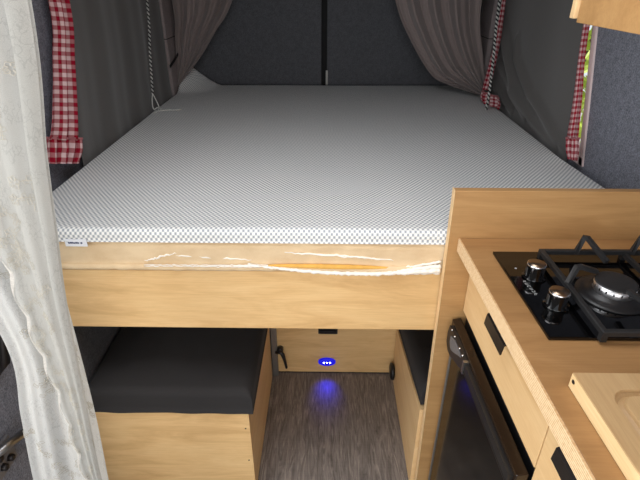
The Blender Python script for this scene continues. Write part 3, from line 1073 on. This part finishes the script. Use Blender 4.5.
# gingham curtains
def ging(label, ea, eb, folds, amp, disp, wid, length, ruffle=None, seed=0):
    t = thing('gingham_curtain', label, 'curtain', tuple((Vector(ea[-1]) + Vector(eb[-1])) / 2), 'red gingham curtains')
    fn = hang(ea, eb, folds, amp, disp, .4, .5, .3, seed)
    obj('panel', grid(fn, 60, 60, wid, length), M['gingham'], t, True, mods=[SOL(.0015)])
    if ruffle:
        fa, fb, fo, am, w2, l2 = ruffle
        f2 = hang(fa, fb, fo, am, disp, 1.3, .3, .4, seed + 1)
        obj('ruffle', grid(f2, 60, 16, w2, l2), M['gingham'], t, True, mods=[SOL(.0015)])
        bm = bmesh.new()
        tube(bm, [f2(i / 40, 0.02) for i in range(41)], .0035, 6)
        obj('tie_band', bm, M['gingham'], t, True)
    return t
ging('red gingham curtain bunched with a ruffle hanging beside the lace curtain on the left wall',
     [(-.772, 1.45, 1.78), (-.772, 1.452, 1.39), (-.771, 1.40, 1.25), (-.770, 1.315, 1.10), (-.768, 1.272, 1.055)],
     [(-.758, 1.56, 1.78), (-.758, 1.562, 1.386), (-.757, 1.512, 1.225), (-.754, 1.442, 1.06), (-.752, 1.412, 1.010)],
     2.6, .008, (1, -.25, 0), .16, .80,
     ([(-.769, 1.270, 1.062), (-.770, 1.258, 1.03), (-.770, 1.246, .995)], [(-.748, 1.418, 1.016), (-.746, 1.398, .985), (-.748, 1.360, .955)], 4.2, .006, .20, .065), 3)
ging('red gingham curtain strip beside the bright gap of the right window',
     [(.774, 1.63, 1.78), (.772, 1.556, 1.31), (.769, 1.486, 1.122), (.766, 1.448, 1.03), (.765, 1.442, 1.015)],
     [(.768, 1.68, 1.78), (.766, 1.588, 1.306), (.762, 1.532, 1.11), (.758, 1.507, 1.01), (.757, 1.500, .998)],
     1.6, .004, (-.8, -.5, 0), .15, 1.20,
     ([(.765, 1.434, 1.018), (.766, 1.418, .985), (.765, 1.414, .952)], [(.755, 1.500, 1.0), (.753, 1.480, .967), (.755, 1.454, .945)], 2.4, .004, .15, .085), 6)
ging('red gingham curtain knotted at the bottom beside the right rope',
     [(.756, 2.29, 1.36), (.752, 2.26, 1.20), (.745, 2.26, 1.05), (.736, 2.26, .985)],
     [(.751, 2.33, 1.36), (.743, 2.32, 1.20), (.728, 2.32, 1.05), (.717, 2.31, .985)],
     1.6, .004, (-.8, -.5, 0), .085, .45,
     ([(.745, 2.125, .985), (.748, 2.105, .960), (.745, 2.11, .939)], [(.706, 2.27, .985), (.700, 2.265, .960), (.706, 2.25, .939)], 2.6, .008, .17, .085), 8)

# ropes
def rope(label, pts, r, extra=()):
    t = thing('rope', label, 'rope', pts[-1])
    L = sum((Vector(a) - Vector(b)).length for a, b in zip(pts, pts[1:]))
    n = int(L / .0018)
    for nm, m, ph in (('white_strand', 'rope_white', 0), ('dark_strand', 'rope_black', PI)):
        bm = bmesh.new()
        pp = []
        at = arc(pts)
        for i in range(n + 1):
            c = at(i / n)
            a = 2 * PI * i * .0018 / .017 + ph
            pp.append(c + Vector((math.cos(a), math.sin(a), 0)) * r * .62)
        tube(bm, pp, r * .72, 6)
        obj(nm, bm, M[m], t, True)
    for e in extra:
        bm = bmesh.new()
        tube(bm, [crom(e, i / 20) for i in range(21)], r * .55, 6)
        obj('loop', bm, M['rope_white'], t, True)
    return t
rope('white and dark braided rope hanging by the left wall, knotted loop on the bed',
     [(-.752, 2.24, 1.85), (-.752, 2.21, 1.36), (-.757, 2.16, 1.16), (-.760, 2.12, 1.0)], .0042,
     [[(-.760, 2.12, 1.0), (-.764, 2.11, .97), (-.755, 2.09, .939), (-.72, 2.08, .936), (-.69, 2.11, .936)],
      [(-.760, 2.12, 1.0), (-.745, 2.11, .97), (-.725, 2.09, .94), (-.70, 2.085, .936), (-.64, 2.10, .936)],
      [(-.748, 2.07, .942), (-.735, 2.09, .947), (-.725, 2.06, .938), (-.745, 2.05, .936)]])
rope('white and dark braided rope on the right beside the knotted gingham curtain',
     [(.710, 2.23, 1.85), (.707, 2.225, 1.364), (.700, 2.168, 1.163), (.690, 2.112, 1.02), (.686, 2.10, .942)], .0048)

# lace curtain in the foreground, two overlapping layers
lc = thing('lace_curtain', 'white floral lace curtain hanging in the left foreground', 'curtain', (-.56, .70, .05))
A_back = [(-.78, .735, 1.85), (-.74, .735, 1.45), (-.685, .73, 1.05), (-.640, .725, .79), (-.668, .72, .60), (-.712, .72, .33), (-.74, .72, .06)]
B_back = [(-.46, .725, 1.85), (-.46, .725, 1.45), (-.48, .725, 1.05), (-.49, .725, .79), (-.50, .725, .60), (-.52, .72, .33), (-.53, .72, .06)]
back_fn = hang(A_back, B_back, 2.4, .007, (0, 1, 0), .2, .7, .3, 12)
obj('back_layer', grid(back_fn, 120, 80, .40, 1.8), M['lace_back'], lc, True)
A_fr = [(-.555, .692, 1.85), (-.553, .692, 1.45), (-.549, .690, 1.05), (-.545, .688, .86), (-.540, .69, .70), (-.547, .69, .50), (-.556, .69, .06)]
B_fr = [(-.375, .70, 1.85), (-.392, .70, 1.43), (-.424, .69, 1.21), (-.442, .69, 1.09), (-.464, .69, .943), (-.489, .69, .693), (-.513, .69, .43), (-.53, .69, .06)]
base_fn = hang(A_fr, B_fr, 1.6, lambda v, u: .006 * min(1, u * 3) * (1 - .6 * u), (0, -1, 0), 1.0, .5, .25, 15)
def front_fn(u, v):
    p = base_fn(u, v)
    s = max(0, 1 - u * 4)                                    # scalloped free edge
    p.x += s * .0045 * (1 - 2 * abs(math.sin(v * 1.8 / .095 * PI)))
    return p
obj('front_layer', grid(front_fn, 90, 260, .26, 1.8), M['lace'], lc, True)
def edge_shadow_fn(u, v):
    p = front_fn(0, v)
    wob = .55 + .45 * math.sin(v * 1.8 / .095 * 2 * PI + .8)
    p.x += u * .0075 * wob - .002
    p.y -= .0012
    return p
obj('scalloped_shadow', grid(edge_shadow_fn, 3, 300, .01, 1.8), M['lace_edge_shadow'], lc, True, 'grey strip painting the shadow along the scalloped free edge')  # shadow of the scalloped edge, drawn as a darker ribbon
# outer hem fold near the right edge
def hem_fn(u, v):
    p = front_fn(.80 + .185 * u, v)
    p.y -= .0045 + .002 * math.sin(PI * u)
    return p
obj('hem', grid(hem_fn, 14, 80, .04, 1.8), M['lace'], lc, True)
# woven sprigs of leaves and flowers
bm = bmesh.new()
rs = random.Random(21)
def ribbon(fn, pts, wd):
    vs = []
    for i, (u, v) in enumerate(pts):
        c = fn(u, v); c.y -= .0016
        u2, v2 = pts[min(i + 1, len(pts) - 1)]
        u1, v1 = pts[max(i - 1, 0)]
        d = fn(u2, v2) - fn(u1, v1)
        s = Vector((-d.z, 0, d.x))
        if s.length < 1e-7:
            s = Vector((1, 0, 0))
        s.normalize()
        vs.append((bm.verts.new(c + s * wd), bm.verts.new(c - s * wd)))
    for a, b in zip(vs, vs[1:]):
        bm.faces.new((a[0], a[1], b[1], b[0]))
def sprig(fn, wu, u, v, size):
    def P(a, r):
        return (max(.0, min(1, u + r * math.cos(a) / wu)), max(0, min(1, v + r * math.sin(a) / 1.8)))
    a0 = rs.random() * 6.28
    for kpet in range(rs.choice((5, 6))):               # flower outline
        a = a0 + kpet * 1.15
        ribbon(fn, [P(a - .45, size * .30), P(a - .5, size * .75), P(a, size), P(a + .5, size * .75), P(a + .45, size * .30)], .0007)
    ab = rs.random() * 6.28
    for kl in range(5):                                 # leafy stem
        q = size * (1.3 + .5 * kl)
        a = ab + .14 * kl
        c0, c1 = P(a, q), P(a + .3 * (-1) ** kl, q + size * .7)
        m1, m2 = P(a + .35 * (-1) ** kl, q + size * .2), P(a + .02 * (-1) ** kl, q + size * .6)
        ribbon(fn, [c0, m1, c1, m2, c0], .0006)
    ribbon(fn, [P(ab + .05 * i, size * (.9 + .5 * i)) for i in range(6)], .0006)
for i in range(48):
    sprig(front_fn, .13, rs.uniform(.05, .78), .12 + .84 * (i + rs.random()) / 48, rs.uniform(.009, .013))
for i in range(40):
    sprig(back_fn, .20, rs.uniform(.08, .95), .2 + .78 * (i + rs.random()) / 40, rs.uniform(.009, .013))
o = obj('embroidery', bm, M['lace_thread'], lc, False, 'floral sprigs woven in the lace')

# ------------------------------------------------------------------ lower left: wall fittings by the door opening
ar = thing('belt_bracket', 'grey metal bracket with bolts low on the left wall behind the lace curtain', 'bracket', (-.77, .76, .40))
bm = bmesh.new()
tube(bm, [(-.792, .735, .455), (-.772, .74, .46), (-.766, .775, .452), (-.764, .825, .430), (-.764, .845, .405), (-.764, .85, .36)], .011, 10)
obj('tube_rail', bm, M['steel'], ar, True)
obj('plate', B(-.798, -.788, .722, .80, .37, .45, .003), M['bar_grey'], ar)
bm = bmesh.new()
for (y, z) in ((.745, .43), (.775, .395), (.748, .395)):
    lathe(bm, [(.001, 0), (.010, 0), (.010, .008), (.007, .012), (.001, .012)], (-.788, y, z), 6, 'X')
obj('bolt', bm, M['handle'], ar)
bm = bmesh.new()
pts = [(-.797, .925, .835), (-.785, .92, .83), (-.772, .905, .79), (-.766, .885, .735), (-.766, .872, .69), (-.768, .862, .655), (-.775, .857, .625), (-.798, .86, .60)]
bar(bm, pts, .022, .012, (1, 0, 0))
o = obj('grab_handle', bm, M['handle'], None, True, origin=(-.79, .88, .6))
tag(o, 'dark curved grab handle on the left wall at the edge of the lace curtain', 'handle')

# ------------------------------------------------------------------ camera and light
cam = bpy.data.cameras.new('camera')
co = bpy.data.objects.new('camera', cam)
COL.objects.link(co)
cam.sensor_width = 36.0
cam.lens = 480 / 640 * 36
cam.clip_start = 0.02
co.location = (0, 0, 1.45)
co.rotation_euler = (math.radians(90 - 28.9), 0, math.radians(0.9))
SC.camera = co

world = bpy.data.worlds.new('sky')
SC.world = world
world.use_nodes = True
wn = world.node_tree
bg = wn.nodes['Background']
bg.inputs['Color'].default_value = (0.86, 0.93, 1.0, 1)
bg.inputs['Strength'].default_value = 1.3

def area(name, loc, rot, sx, sy, power, col):
    L = bpy.data.lights.new(name, 'AREA')
    L.shape = 'RECTANGLE'
    L.size, L.size_y = sx, sy
    L.energy = power
    L.color = col
    o = bpy.data.objects.new(name, L)
    COL.objects.link(o)
    o.location = loc
    o.rotation_euler = rot
    return o
# daylight through the open side door (left) and the windscreen (front)
area('door_daylight', (-1.30, 0.02, 1.25), (0, math.radians(-84), 0), 1.5, 1.2, 23, (1.0, 0.98, 0.95))
area('windscreen_daylight', (0.0, -1.1, 1.35), (math.radians(83), 0, 0), 1.5, 0.9, 20, (1.0, 0.98, 0.96))
area('added_hatch_light', (-0.07, 0.70, 2.0), (0, 0, 0), .62, .62, 9.5, (0.97, 0.98, 1.0))  # added lamp over the made-up roof hatch, brightens the topper
sun = bpy.data.lights.new('sun', 'SUN')
sun.energy = 5.0
sun.angle = math.radians(2)
so = bpy.data.objects.new('sun', sun)
COL.objects.link(so)
so.rotation_euler = Vector((0.45, -0.6, -0.9)).to_track_quat('-Z', 'Y').to_euler()
pl = bpy.data.lights.new('led_glow', 'SPOT')
pl.energy = 1.0
pl.color = (0.02, 0.02, 1.0)
pl.spot_size = math.radians(75)
pl.spot_blend = 1.0
pl.shadow_soft_size = 0.01
po = bpy.data.objects.new('led_glow', pl)
COL.objects.link(po)
po.location = (0.005, 1.462, 0.068)
po.rotation_euler = (math.radians(35), 0, 0)
po.rotation_euler = Vector((0, -0.070, -0.068)).to_track_quat('-Z', 'Y').to_euler()

vs = SC.view_settings
vs.view_transform = 'Standard'
vs.look = 'None'
vs.gamma = 1.0
vs.use_curve_mapping = False
vs.exposure = -0.28
